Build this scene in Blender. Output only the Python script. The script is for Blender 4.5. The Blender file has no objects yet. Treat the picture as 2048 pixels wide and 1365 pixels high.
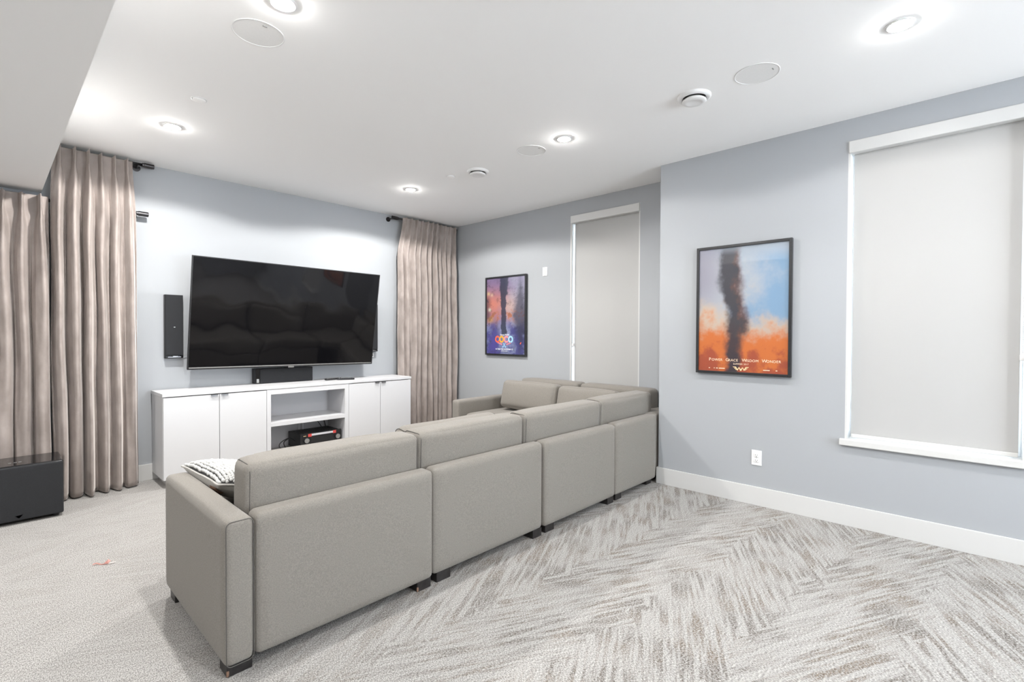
import bpy, bmesh, math, random
from mathutils import Vector, Matrix, noise
random.seed(7)
PI = math.pi
C = bpy.context.scene.collection
scene = bpy.context.scene

# ------------------------------------------------------------------ camera
F_PX, YAW, PITCH, ROLL, CAM_Z = 985.816, 0.816291, -0.0145587, 0.00402186, 1.29300
cd = bpy.data.cameras.new('camera')
cd.sensor_fit = 'HORIZONTAL'
cd.sensor_width = 36.0
cd.lens = F_PX / 2048 * 36.0
cd.clip_start = 0.02
cam = bpy.data.objects.new('camera', cd)
C.objects.link(cam)
_d = Vector((math.sin(YAW) * math.cos(PITCH), math.cos(YAW) * math.cos(PITCH), math.sin(PITCH)))
_r = Vector((math.cos(YAW), -math.sin(YAW), 0))
_u = _r.cross(_d)
_r2 = _r * math.cos(ROLL) + _u * math.sin(ROLL)
_u2 = -_r * math.sin(ROLL) + _u * math.cos(ROLL)
m = Matrix.Identity(4)
for i in range(3):
    m[i][0], m[i][1], m[i][2] = _r2[i], _u2[i], -_d[i]
m[2][3] = CAM_Z
cam.matrix_world = m
scene.camera = cam

# ------------------------------------------------------------------ world, exposure, big lights
world = bpy.data.worlds.new('world')
scene.world = world
world.use_nodes = True
bg = world.node_tree.nodes['Background']
bg.inputs[0].default_value = (0.76, 0.88, 1.0, 1)
bg.inputs[1].default_value = 15.0
vs = scene.view_settings
vs.view_transform = 'Standard'
vs.look = 'None'
vs.gamma = 1.0
vs.use_curve_mapping = False
vs.exposure = 0.30
DOWNLIGHT_W = 40.0
DOWNLIGHT_COL = (1.0, 0.98, 0.955)


def area(name, loc, rot, sx, sy, power, col):
    l = bpy.data.lights.new(name, 'AREA')
    l.shape = 'RECTANGLE'
    l.size, l.size_y, l.energy, l.color = sx, sy, power, col
    o = bpy.data.objects.new(name, l)
    o.location, o.rotation_euler = loc, rot
    C.objects.link(o)
    return o


# added fill light at the unseen back window, tilted up to lift the ceiling
area('ceiling_fill_back', (2.4, -3.3, 1.5), (math.radians(112), 0, 0), 1.9, 1.1, 64, (0.93, 0.965, 1.0))

H = 2.75       # ceiling
XA = 3.99      # near right wall
XB = 4.407     # recessed right wall
YA = 1.996     # where the near right wall ends
YT = 5.268     # wall with the television


# ------------------------------------------------------------------ materials
def new_mat(name):
    mt = bpy.data.materials.new(name)
    mt.use_nodes = True
    return mt, mt.node_tree.nodes, mt.node_tree.links, mt.node_tree.nodes['Principled BSDF']


def mat(name, col, rough=0.5, metal=0.0, noise_scale=0, var=0.0, bump=0.0, bump_scale=200, emit=0, sheen=0, coat=0, spec=None):
    mt, N, L, b = new_mat(name)
    b.inputs['Base Color'].default_value = (*col, 1)
    b.inputs['Roughness'].default_value = rough
    b.inputs['Metallic'].default_value = metal
    if spec is not None:
        b.inputs['Specular IOR Level'].default_value = spec
    if sheen:
        b.inputs['Sheen Weight'].default_value = sheen
        b.inputs['Sheen Roughness'].default_value = 0.4
    if coat:
        b.inputs['Coat Weight'].default_value = coat
        b.inputs['Coat Roughness'].default_value = 0.03
    if emit:
        b.inputs['Emission Color'].default_value = (*col, 1)
        b.inputs['Emission Strength'].default_value = emit
    tc = N.new('ShaderNodeTexCoord')
    if var:
        n = N.new('ShaderNodeTexNoise')
        n.inputs['Scale'].default_value = noise_scale
        n.inputs['Detail'].default_value = 3
        L.new(tc.outputs['Object'], n.inputs['Vector'])
        r = N.new('ShaderNodeMapRange')
        r.inputs['From Min'].default_value = 0.3
        r.inputs['From Max'].default_value = 0.7
        r.inputs['To Min'].default_value = 1 - var
        r.inputs['To Max'].default_value = 1 + var
        L.new(n.outputs['Fac'], r.inputs['Value'])
        v = N.new('ShaderNodeVectorMath')
        v.operation = 'SCALE'
        v.inputs[0].default_value = col
        L.new(r.outputs['Result'], v.inputs['Scale'])
        L.new(v.outputs['Vector'], b.inputs['Base Color'])
    if bump:
        n2 = N.new('ShaderNodeTexNoise')
        n2.inputs['Scale'].default_value = bump_scale
        L.new(tc.outputs['Object'], n2.inputs['Vector'])
        bp = N.new('ShaderNodeBump')
        bp.inputs['Strength'].default_value = bump
        bp.inputs['Distance'].default_value = 0.002
        L.new(n2.outputs['Fac'], bp.inputs['Height'])
        L.new(bp.outputs['Normal'], b.inputs['Normal'])
    return mt


M = {}
M['wall'] = mat('wall_paint', (0.378, 0.394, 0.413), 0.75, bump=0.04, bump_scale=350)
M['ceil'] = mat('ceiling_paint', (0.93, 0.928, 0.922), 0.85, bump=0.03, bump_scale=300)
M['trim'] = mat('white_trim_paint', (0.62, 0.62, 0.61), 0.4, bump=0.02, bump_scale=60)
M['cabinet'] = mat('white_cabinet_lacquer', (0.61, 0.61, 0.62), 0.35, bump=0.01, bump_scale=40)
M['cab_shaded'] = mat('cabinet_white_shaded', (0.58, 0.58, 0.60), 0.5, bump=0.01, bump_scale=40)  # same white as the cabinet, darkened to suggest shade inside
M['toe'] = mat('grey_toe_kick', (0.45, 0.44, 0.43), 0.6, bump=0.02)
M['steel'] = mat('brushed_steel', (0.32, 0.32, 0.33), 0.35, 0.9, noise_scale=90, var=0.1)
M['bronze'] = mat('dark_bronze_metal', (0.06, 0.058, 0.06), 0.32, 0.85, noise_scale=60, var=0.15)
M['black'] = mat('black_plastic', (0.012, 0.012, 0.013), 0.45, bump=0.03, bump_scale=500)
M['grille'] = mat('charcoal_speaker_cloth', (0.018, 0.019, 0.022), 0.85, noise_scale=900, var=0.35, bump=0.3, bump_scale=900)
M['gloss'] = mat('gloss_black_lacquer', (0.010, 0.010, 0.011), 0.08, bump=0.02, bump_scale=30)
M['ebony'] = mat('ebonised_wood', (0.02, 0.018, 0.018), 0.4, noise_scale=40, var=0.4, bump=0.05)
M['worn'] = mat('bare_chipped_wood', (0.22, 0.13, 0.085), 0.6, noise_scale=80, var=0.3)
M['fabric'] = mat('grey_beige_heather_fabric', (0.226, 0.209, 0.186), 0.95, noise_scale=260, var=0.16, bump=0.35, bump_scale=700, sheen=0.15)
M['piping'] = mat('grey_seam_piping', (0.10, 0.095, 0.088), 0.95, noise_scale=260, var=0.1)
M['frame'] = mat('black_picture_frame', (0.02, 0.021, 0.023), 0.3, noise_scale=50, var=0.15)
M['plastic'] = mat('white_plastic', (0.80, 0.80, 0.80), 0.35, bump=0.01)
M['slot'] = mat('dark_slot', (0.03, 0.03, 0.03), 0.7, bump=0.02)
M['speaker_white'] = mat('white_perforated_grille', (0.83, 0.828, 0.82), 0.8, noise_scale=700, var=0.06, bump=0.2, bump_scale=700)
M['silver'] = mat('silver_trim', (0.42, 0.42, 0.41), 0.35, 0.8, noise_scale=60, var=0.08)
M['red'] = mat('red_sticker', (0.75, 0.08, 0.07), 0.5, noise_scale=60, var=0.05)
M['sticker'] = mat('pale_sticker', (0.75, 0.75, 0.78), 0.5, noise_scale=300, var=0.15)
M['yarn'] = mat('cream_chunky_yarn', (0.62, 0.62, 0.605), 0.9, noise_scale=120, var=0.1, bump=0.3, bump_scale=300)
M['yarn_dark'] = mat('dark_knit_ground', (0.05, 0.05, 0.05), 0.95, noise_scale=120, var=0.3)  # dark ground that shows as holes between the yarn loops
M['linen'] = mat('cream_linen', (0.52, 0.505, 0.475), 0.95, noise_scale=300, var=0.08, bump=0.2, bump_scale=500)
M['leather'] = mat('tan_leather_tag', (0.43, 0.27, 0.19), 0.6, noise_scale=90, var=0.3)
M['wrapper'] = mat('pink_wrapper', (0.80, 0.42, 0.36), 0.4, noise_scale=120, var=0.3)
M['wrapper_white'] = mat('white_wrapper', (0.85, 0.82, 0.8), 0.4, noise_scale=120, var=0.1)
M['cable'] = mat('black_cable', (0.014, 0.014, 0.016), 0.4, noise_scale=50, var=0.1)
M['cable_white'] = mat('white_cable', (0.78, 0.78, 0.8), 0.4, noise_scale=50, var=0.05)
M['bulb'] = mat('lit_diffuser', (1.0, 0.98, 0.955), 0.4, emit=520, noise_scale=30, var=0.01)
M['ink'] = mat('cream_ink', (0.85, 0.66, 0.48), 0.6, noise_scale=90, var=0.1)
M['gold'] = mat('pale_gold_ink', (0.88, 0.64, 0.36), 0.5, noise_scale=90, var=0.1)
M['ink_white'] = mat('white_ink', (0.88, 0.88, 0.9), 0.6, noise_scale=90, var=0.05)
M['ink_red'] = mat('red_orange_ink', (0.78, 0.12, 0.06), 0.6, noise_scale=90, var=0.12)
M['ink_orange'] = mat('amber_ink', (0.85, 0.36, 0.03), 0.6, noise_scale=90, var=0.12)
M['ink_pink'] = mat('coral_ink', (0.88, 0.25, 0.27), 0.6, noise_scale=90, var=0.12)
M['ink_blue'] = mat('sky_ink', (0.35, 0.62, 0.88), 0.6, noise_scale=90, var=0.12)
M['gap'] = mat('dark_vent_throat', (0.06, 0.055, 0.05), 0.8, noise_scale=50, var=0.1)


def velvet():
    mt, N, L, b = new_mat('taupe_velvet')
    tc = N.new('ShaderNodeTexCoord')
    mp = N.new('ShaderNodeMapping')
    mp.inputs['Scale'].default_value = (1, 1, 0.55)
    L.new(tc.outputs['Object'], mp.inputs['Vector'])
    n = N.new('ShaderNodeTexNoise')
    n.inputs['Scale'].default_value = 11
    n.inputs['Detail'].default_value = 5
    L.new(mp.outputs['Vector'], n.inputs['Vector'])
    cr = N.new('ShaderNodeValToRGB')
    cr.color_ramp.elements[0].position = 0.35
    cr.color_ramp.elements[0].color = (0.265, 0.226, 0.206, 1)
    cr.color_ramp.elements[1].position = 0.68
    cr.color_ramp.elements[1].color = (0.37, 0.32, 0.295, 1)
    L.new(n.outputs['Fac'], cr.inputs['Fac'])
    L.new(cr.outputs['Color'], b.inputs['Base Color'])
    b.inputs['Roughness'].default_value = 0.75
    b.inputs['Sheen Weight'].default_value = 0.7
    b.inputs['Sheen Roughness'].default_value = 0.35
    b.inputs['Sheen Tint'].default_value = (1.0, 0.93, 0.88, 1)
    n2 = N.new('ShaderNodeTexNoise')
    n2.inputs['Scale'].default_value = 40
    L.new(mp.outputs['Vector'], n2.inputs['Vector'])
    bp = N.new('ShaderNodeBump')
    bp.inputs['Strength'].default_value = 0.25
    bp.inputs['Distance'].default_value = 0.004
    L.new(n2.outputs['Fac'], bp.inputs['Height'])
    L.new(bp.outputs['Normal'], b.inputs['Normal'])
    return mt


M['velvet'] = velvet()


def carpet():
    mt, N, L, b = new_mat('streaked_carpet')
    tc = N.new('ShaderNodeTexCoord')
    sep = N.new('ShaderNodeSeparateXYZ')
    L.new(tc.outputs['Object'], sep.inputs[0])

    def mth(op, a, bb=None, cc=None):
        n = N.new('ShaderNodeMath')
        n.operation = op
        for i, v in enumerate((a, bb, cc)):
            if v is None:
                continue
            if isinstance(v, (int, float)):
                n.inputs[i].default_value = v
            else:
                L.new(v, n.inputs[i])
        return n.outputs[0]

    def nz(vec, scale, detail=2, rough=0.5):
        n = N.new('ShaderNodeTexNoise')
        n.inputs['Scale'].default_value = scale
        n.inputs['Detail'].default_value = detail
        n.inputs['Roughness'].default_value = rough
        L.new(vec, n.inputs['Vector'])
        return n.outputs['Fac']

    def rng(v, a, bb, c, d):
        n = N.new('ShaderNodeMapRange')
        n.interpolation_type = 'SMOOTHSTEP'
        for k, x in zip(('From Min', 'From Max', 'To Min', 'To Max'), (a, bb, c, d)):
            n.inputs[k].default_value = x
        L.new(v, n.inputs['Value'])
        return n.outputs['Result']

    X, Y = sep.outputs[0], sep.outputs[1]
    # planks laid in bands: the streaks of neighbouring bands lean opposite ways
    w = mth('MULTIPLY_ADD', nz(tc.outputs['Object'], 6.0, 3, 0.6), 0.40, mth('MULTIPLY_ADD', X, 0.10, Y))
    band = mth('FLOOR', mth('DIVIDE', mth('ADD', w, 0.28), 0.46))
    par = mth('MODULO', mth('ADD', band, 40.0), 2.0)
    sgn = mth('MULTIPLY_ADD', par, 2.0, -1.0)
    cs, sn = math.cos(math.radians(27)), math.sin(math.radians(27))
    along = mth('ADD', mth('MULTIPLY', X, cs), mth('MULTIPLY', mth('MULTIPLY', Y, sn), sgn))
    acr = mth('SUBTRACT', mth('MULTIPLY', Y, cs), mth('MULTIPLY', mth('MULTIPLY', X, sn), sgn))

    def comb(a, bb, c):
        n = N.new('ShaderNodeCombineXYZ')
        for i, v in enumerate((a, bb, c)):
            if isinstance(v, (int, float)):
                n.inputs[i].default_value = v
            else:
                L.new(v, n.inputs[i])
        return n.outputs[0]

    sv = comb(mth('MULTIPLY', along, 3.2), mth('MULTIPLY', acr, 46.0), mth('MULTIPLY', band, 3.7))
    st = rng(nz(sv, 1.0, 3, 0.55), 0.42, 0.58, 0, 1)
    patch = rng(nz(tc.outputs['Object'], 4.5, 2), 0.36, 0.58, 0.34, 1)
    fine = nz(tc.outputs['Object'], 120, 3, 0.75)
    fibre = rng(fine, 0.40, 0.60, 0.0, 1)
    # the carpet is plainer beyond the sofa and towards the left of the room
    streak_fade = rng(mth('SUBTRACT', X, mth('MULTIPLY', Y, 0.45)), -0.9, 1.3, 0.22, 1)
    k = mth('MULTIPLY', mth('MULTIPLY', st, patch), streak_fade)
    k = mth('MULTIPLY', k, mth('MULTIPLY_ADD', fibre, 0.85, 0.15))
    tint = nz(tc.outputs['Object'], 4.1, 1)
    dk = N.new('ShaderNodeMix')
    dk.data_type = 'RGBA'
    L.new(rng(tint, 0.4, 0.6, 0, 1), dk.inputs[0])
    dk.inputs[6].default_value = (0.15, 0.132, 0.116, 1)
    dk.inputs[7].default_value = (0.185, 0.150, 0.118, 1)
    mx = N.new('ShaderNodeMix')
    mx.data_type = 'RGBA'
    L.new(k, mx.inputs[0])
    mx.inputs[6].default_value = (0.415, 0.403, 0.387, 1)
    L.new(dk.outputs[2], mx.inputs[7])
    # fibre speckle, slightly ribbed along Y
    rib = nz(comb(mth('MULTIPLY', X, 260.0), mth('MULTIPLY', Y, 120.0), 0.0), 1.0, 2, 0.7)
    spk = rng(rib, 0.34, 0.66, 0.50, 1.28)
    v = N.new('ShaderNodeVectorMath')
    v.operation = 'SCALE'
    L.new(mx.outputs[2], v.inputs[0])
    L.new(spk, v.inputs['Scale'])
    L.new(v.outputs[0], b.inputs['Base Color'])
    b.inputs['Roughness'].default_value = 1.0
    b.inputs['Specular IOR Level'].default_value = 0.1
    bp = N.new('ShaderNodeBump')
    bp.inputs['Strength'].default_value = 0.5
    bp.inputs['Distance'].default_value = 0.003
    L.new(mth('ADD', rib, fine), bp.inputs['Height'])
    L.new(bp.outputs['Normal'], b.inputs['Normal'])
    return mt


M['carpet'] = carpet()


def screen_mat():
    mt, N, L, b = new_mat('gloss_black_screen')
    b.inputs['Base Color'].default_value = (0.004, 0.004, 0.005, 1)
    b.inputs['Roughness'].default_value = 0.06
    b.inputs['Specular IOR Level'].default_value = 0.5
    tc = N.new('ShaderNodeTexCoord')
    n = N.new('ShaderNodeTexNoise')
    n.inputs['Scale'].default_value = 2.2
    n.inputs['Detail'].default_value = 1
    L.new(tc.outputs['Object'], n.inputs['Vector'])
    bp = N.new('ShaderNodeBump')
    bp.inputs['Strength'].default_value = 0.2
    bp.inputs['Distance'].default_value = 0.05
    L.new(n.outputs['Fac'], bp.inputs['Height'])
    L.new(bp.outputs['Normal'], b.inputs['Normal'])
    return mt


M['screen'] = screen_mat()


def blind_mat():
    mt, N, L, b = new_mat('roller_blind_cloth')
    b.inputs['Base Color'].default_value = (0.465, 0.462, 0.454, 1)
    b.inputs['Roughness'].default_value = 0.9
    tc = N.new('ShaderNodeTexCoord')
    n = N.new('ShaderNodeTexNoise')
    n.inputs['Scale'].default_value = 400
    L.new(tc.outputs['Object'], n.inputs['Vector'])
    bp = N.new('ShaderNodeBump')
    bp.inputs['Strength'].default_value = 0.1
    bp.inputs['Distance'].default_value = 0.001
    L.new(n.outputs['Fac'], bp.inputs['Height'])
    L.new(bp.outputs['Normal'], b.inputs['Normal'])
    tr = N.new('ShaderNodeBsdfTranslucent')
    tr.inputs['Color'].default_value = (0.75, 0.74, 0.70, 1)
    mx = N.new('ShaderNodeMixShader')
    mx.inputs[0].default_value = 0.06
    L.new(b.outputs[0], mx.inputs[1])
    L.new(tr.outputs[0], mx.inputs[2])
    L.new(mx.outputs[0], N['Material Output'].inputs[0])
    return mt


M['blind'] = blind_mat()


def glass_mat():
    mt, N, L, b = new_mat('window_glass')
    tr = N.new('ShaderNodeBsdfTransparent')
    gl = N.new('ShaderNodeBsdfGlossy')
    gl.inputs['Roughness'].default_value = 0.02
    mx = N.new('ShaderNodeMixShader')
    fr = N.new('ShaderNodeFresnel')
    L.new(fr.outputs[0], mx.inputs[0])
    L.new(tr.outputs[0], mx.inputs[1])
    L.new(gl.outputs[0], mx.inputs[2])
    L.new(mx.outputs[0], N['Material Output'].inputs[0])
    return mt


M['glass'] = glass_mat()


def print_mat(name):
    mt, N, L, b = new_mat(name)
    a = N.new('ShaderNodeVertexColor')
    a.layer_name = 'print'
    L.new(a.outputs['Color'], b.inputs['Base Color'])
    b.inputs['Roughness'].default_value = 0.5
    b.inputs['Coat Weight'].default_value = 0.6
    b.inputs['Coat Roughness'].default_value = 0.02
    return mt


M['print_a'] = print_mat('smoke_print')
M['print_b'] = print_mat('night_print')


# ------------------------------------------------------------------ mesh helpers
def obj(name, bm, material, parent=None, smooth=False):
    me = bpy.data.meshes.new(name)
    bm.normal_update()
    bm.to_mesh(me)
    bm.free()
    if material:
        me.materials.append(material)
    if smooth:
        for p in me.polygons:
            p.use_smooth = True
    o = bpy.data.objects.new(name, me)
    C.objects.link(o)
    if parent:
        o.parent = parent
    return o


def thing(name, label, cat, loc=(0, 0, 0), rot=(0, 0, 0), group=None):
    o = bpy.data.objects.new(name, None)
    o.empty_display_size = 0.05
    C.objects.link(o)
    o.location, o.rotation_euler = loc, rot
    return tag(o, label, cat, group)


def tag(o, label, cat, group=None):
    o['label'], o['category'] = label, cat
    if group:
        o['group'] = group
    return o


def struct(name, bm, material, parent=None, smooth=False):
    o = obj(name, bm, material, parent, smooth)
    if not parent:
        o['kind'] = 'structure'
    return o


def dup(root, loc, label, rot=None):
    r = root.copy()
    C.objects.link(r)
    r.location = loc
    if rot is not None:
        r.rotation_euler = rot
    r['label'] = label
    for ch in list(root.children):
        c = ch.copy()
        C.objects.link(c)
        c.parent = r
        for g in list(ch.children):
            d = g.copy()
            C.objects.link(d)
            d.parent = c
    return r


def box(bm, x0, x1, y0, y1, z0, z1, bevel=0.0, seg=2):
    b2 = bmesh.new()
    bmesh.ops.create_cube(b2, size=1)
    for v in b2.verts:
        v.co = Vector((x0 + (v.co.x + .5) * (x1 - x0), y0 + (v.co.y + .5) * (y1 - y0), z0 + (v.co.z + .5) * (z1 - z0)))
    if bevel:
        bmesh.ops.bevel(b2, geom=b2.edges[:], offset=bevel, segments=seg, profile=0.5, affect='EDGES')
    merge(bm, b2)


def merge(bm, b2, mtx=None):
    if mtx is not None:
        bmesh.ops.transform(b2, matrix=mtx, verts=b2.verts[:])
    me = bpy.data.meshes.new('tmp')
    b2.to_mesh(me)
    b2.free()
    bm.from_mesh(me)
    bpy.data.meshes.remove(me)


def B(*a, **k):
    bm = bmesh.new()
    box(bm, *a, **k)
    return bm


def cyl(bm, p0, p1, r, seg=20, r1=None, caps=True):
    p0, p1 = Vector(p0), Vector(p1)
    d = p1 - p0
    b2 = bmesh.new()
    bmesh.ops.create_cone(b2, cap_ends=caps, segments=seg, radius1=r, radius2=r if r1 is None else r1, depth=d.length)
    q = d.to_track_quat('Z', 'Y').to_matrix().to_4x4()
    merge(bm, b2, Matrix.Translation((p0 + p1) / 2) @ q)


def tube(bm, pts, r, seg=8, closed=False):
    pts = [Vector(p) for p in pts]
    n = len(pts)
    rings = []
    up = Vector((0.13, 0.27, 0.95))
    for i, p in enumerate(pts):
        if closed:
            t = pts[(i + 1) % n] - pts[i - 1]
        else:
            t = pts[min(i + 1, n - 1)] - pts[max(i - 1, 0)]
        t.normalize()
        a = up - t * up.dot(t)
        if a.length < 1e-3:
            a = Vector((1, 0, 0)) - t * t.x
        a.normalize()
        up = a
        b = t.cross(a)
        rings.append([bm.verts.new(p + (a * math.cos(k * 2 * PI / seg) + b * math.sin(k * 2 * PI / seg)) * r) for k in range(seg)])
    m_ = n if closed else n - 1
    for i in range(m_):
        A, Bq = rings[i], rings[(i + 1) % n]
        for k in range(seg):
            bm.faces.new((A[k], A[(k + 1) % seg], Bq[(k + 1) % seg], Bq[k]))
    if not closed:
        bm.faces.new(rings[0][::-1])
        bm.faces.new(rings[-1])


def lathe(bm, prof, seg=40, flip=False):
    """profile of (radius, z) about the z axis"""
    rings = []
    for r, z in prof:
        if r < 1e-6:
            rings.append([bm.verts.new((0, 0, z))])
        else:
            rings.append([bm.verts.new((r * math.cos(k * 2 * PI / seg), r * math.sin(k * 2 * PI / seg), z)) for k in range(seg)])
    for A, Bq in zip(rings, rings[1:]):
        for k in range(seg):
            k2 = (k + 1) % seg
            if len(A) == 1 and len(Bq) == 1:
                continue
            if len(A) == 1:
                bm.faces.new((A[0], Bq[k2], Bq[k]))
            elif len(Bq) == 1:
                bm.faces.new((A[k], A[k2], Bq[0]))
            else:
                bm.faces.new((A[k], A[k2], Bq[k2], Bq[k]))
    bmesh.ops.recalc_face_normals(bm, faces=bm.faces[:])


def soft(hx, hy, hz, r, n=14, bulge=(0, 0, 0), wob=0.0, seed=0):
    """upholstered block with round edges and slightly swollen faces, centred on the origin"""
    bm = bmesh.new()
    bmesh.ops.create_cube(bm, size=2)
    bmesh.ops.subdivide_edges(bm, edges=bm.edges[:], cuts=n, use_grid_fill=True)
    h = Vector((hx, hy, hz))
    for v in bm.verts:
        p = Vector((v.co.x * hx, v.co.y * hy, v.co.z * hz))
        # spread the loops towards the edges so that the rounding is smooth
        q = Vector()
        for i in range(3):
            s = v.co[i]
            s = math.copysign(1 - (1 - abs(s)) ** 1.5, s)
            q[i] = s * h[i]
        inner = Vector([max(-h[i] + r, min(h[i] - r, q[i])) for i in range(3)])
        dd = q - inner
        if dd.length > 1e-7:
            mx = max(abs(dd[0]), abs(dd[1]), abs(dd[2]))
            q2 = inner + dd.normalized() * r if mx > r * 0.999 or dd.length > r else inner + dd
        else:
            q2 = q
        f = [1 - (q[i] / h[i]) ** 2 for i in range(3)]
        for i in range(3):
            j, k = (i + 1) % 3, (i + 2) % 3
            if bulge[i]:
                q2[i] += math.copysign(bulge[i] * max(f[j], 0) ** .7 * max(f[k], 0) ** .7 * min(1, abs(q[i]) / h[i]), q[i])
        if wob:
            nv = noise.noise_vector(Vector((q.x * 5 + seed, q.y * 5, q.z * 5)))
            q2 += nv * wob
        v.co = q2
    return bm


def rrect(hx, hz, r, n=6):
    pts = []
    for cx, cz, a0 in ((hx - r, hz - r, 0), (-hx + r, hz - r, 90), (-hx + r, -hz + r, 180), (hx - r, -hz + r, 270)):
        for k in range(n + 1):
            a = math.radians(a0 + 90 * k / n)
            pts.append((cx + r * math.cos(a), cz + r * math.sin(a)))
    return pts


def text(name, s, size, mtx, material, parent, depth=0.0006, align='CENTER', spacing=1.0, squash=1.0, bold=0.0):
    cu = bpy.data.curves.new(name, 'FONT')
    cu.body = s
    cu.size = size
    cu.align_x = align
    cu.align_y = 'CENTER'
    cu.extrude = depth
    cu.offset = bold
    cu.space_character = spacing
    cu.resolution_u = 6
    t = bpy.data.objects.new('tmp', cu)
    C.objects.link(t)
    dg = bpy.context.evaluated_depsgraph_get()
    me = bpy.data.meshes.new_from_object(t.evaluated_get(dg))
    bpy.data.objects.remove(t)
    bpy.data.curves.remove(cu)
    me.name = name
    for v in me.vertices:
        v.co.x *= squash
    me.materials.clear()
    me.materials.append(material)
    o = bpy.data.objects.new(name, me)
    C.objects.link(o)
    o.parent = parent
    o.matrix_local = mtx
    return o


# ------------------------------------------------------------------ room shell
X0, Y0 = -3.1, -3.5
floor = struct('floor', B(X0 - .2, 4.7, Y0 - .2, YT + .2, -0.1, 0), M['carpet'])
ceiling = struct('ceiling', B(X0 - .2, 4.7, Y0 - .2, YT + .2, H, H + 0.15), M['ceil'])
bulkhead = struct('ceiling_bulkhead', B(X0, 0.291, Y0, YT, 2.365, H), M['ceil'])
struct('wall_front', B(X0 - .2, 4.7, YT, YT + .2, 0, H), M['wall'])


def wall_with_holes(name, axis, x0, x1, y0, y1, holes):
    """wall running along Y between x0 and x1 (axis 'y') or along X (axis 'x'), holes = (a0, a1, z0, z1)"""
    bm = bmesh.new()
    cuts = sorted({y0, y1, *[h[0] for h in holes], *[h[1] for h in holes]})
    for a, b in zip(cuts, cuts[1:]):
        hs = [h for h in holes if h[0] <= a + 1e-6 and h[1] >= b - 1e-6]
        segs = [(0, H)] if not hs else [(0, hs[0][2]), (hs[0][3], H)]
        for z0, z1 in segs:
            if z1 - z0 > 1e-4:
                if axis == 'y':
                    box(bm, x0, x1, a, b, z0, z1)
                else:
                    box(bm, a, b, x0, x1, z0, z1)
    return struct(name, bm, M['wall'])


WA = (-0.215, 0.640, 0.575, 2.600)     # window in the near right wall
WB = (2.418, 3.262, 0.575, 2.592)      # window in the recessed right wall
wall_with_holes('wall_right', 'y', XA, XA + .2, Y0, YA - .0, [WA])
wall_with_holes('wall_right_recess', 'y', XB, XB + .2, YA - .2, YT, [WB])
struct('wall_right_return', B(XA + .2, XB, YA - .15, YA, 0, H), M['wall'])
wall_with_holes('wall_back', 'x', Y0 - .2, Y0, X0, 4.2, [(1.4, 3.4, 0.9, 2.1)])
wall_with_holes('wall_left', 'y', X0 - .2, X0, Y0, YT, [])

bh, bt = 0.14, 0.014
struct('baseboard_front', B(0.3, XB, YT - bt, YT, 0, bh, bevel=.002), M['trim'])
struct('baseboard_right', B(XA - bt, XA, Y0, YA + bt, 0, bh, bevel=.002), M['trim'])
struct('baseboard_return', B(XA, XB, YA, YA + bt, 0, bh, bevel=.002), M['trim'])
struct('baseboard_recess', B(XB - bt, XB, YA + bt, YT - bt, 0, bh, bevel=.002), M['trim'])
struct('baseboard_left', B(X0, X0 + bt, Y0, YT, 0, bh, bevel=.002), M['trim'])


# windows: white jamb lining, frame and pane, and a roller blind in front of each
def window(n, x, hole, sill_far):
    y0, y1, z0, z1 = hole
    bm = bmesh.new()
    t = 0.012
    box(bm, x + .0, x + .2, y0, y0 + t, z0, z1)
    box(bm, x + .0, x + .2, y1 - t, y1, z0, z1)
    box(bm, x + .0, x + .2, y0 + t, y1 - t, z1 - t, z1)
    box(bm, x + .0, x + .2, y0 + t, y1 - t, z0, z0 + t)
    w = struct('window_%d' % n, bm, M['trim'])
    bm = bmesh.new()
    a, b, c, d = y0 + t, y1 - t, z0 + t, z1 - t
    f = .045
    for q in ((a, a + f, c, d), (b - f, b, c, d), (a + f, b - f, c, c + f), (a + f, b - f, d - f, d)):
        box(bm, x + .13, x + .175, q[0], q[1], q[2], q[3], bevel=.003)
    obj('window_frame', bm, M['plastic'], w)
    obj('pane', B(x + .148, x + .154, a + f, b - f, c + f, d - f), M['glass'], w)
    # sill board projecting into the room
    obj('window_sill', B(x - .03, x + .125, y0 - sill_far, y1 + .028, z0 - .028, z0 + .014, bevel=.004), M['trim'], w)
    return w


window(1, XA, WA, 0.02)
window(2, XB, WB, 0.02)


def blind(x, hole, label):
    y0, y1, z0, z1 = hole
    t = thing('roller_blind', label, 'blind', (x, (y0 + y1) / 2, z1))
    hw = (y1 - y0) / 2
    obj('cassette', B(.002 - .012, .075, -hw + .004, hw - .003, -.082, -.002, bevel=.004), M['trim'], t)
    g = 0.028
    fb = bmesh.new()
    box(fb, .046, .0475, -hw + g, hw - g, z0 - z1 + .04, -.06)
    obj('blind_fabric', fb, M['blind'], t)
    obj('hem_bar', B(.040, .053, -hw + g, hw - g, z0 - z1 + .02, z0 - z1 + .045, bevel=.004), M['trim'], t)
    return t


b1 = blind(XA, WA, 'white roller blind closed over the large near window on the right')
b2 = blind(XB, WB, 'white roller blind closed over the narrow window beside the recess')


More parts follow.
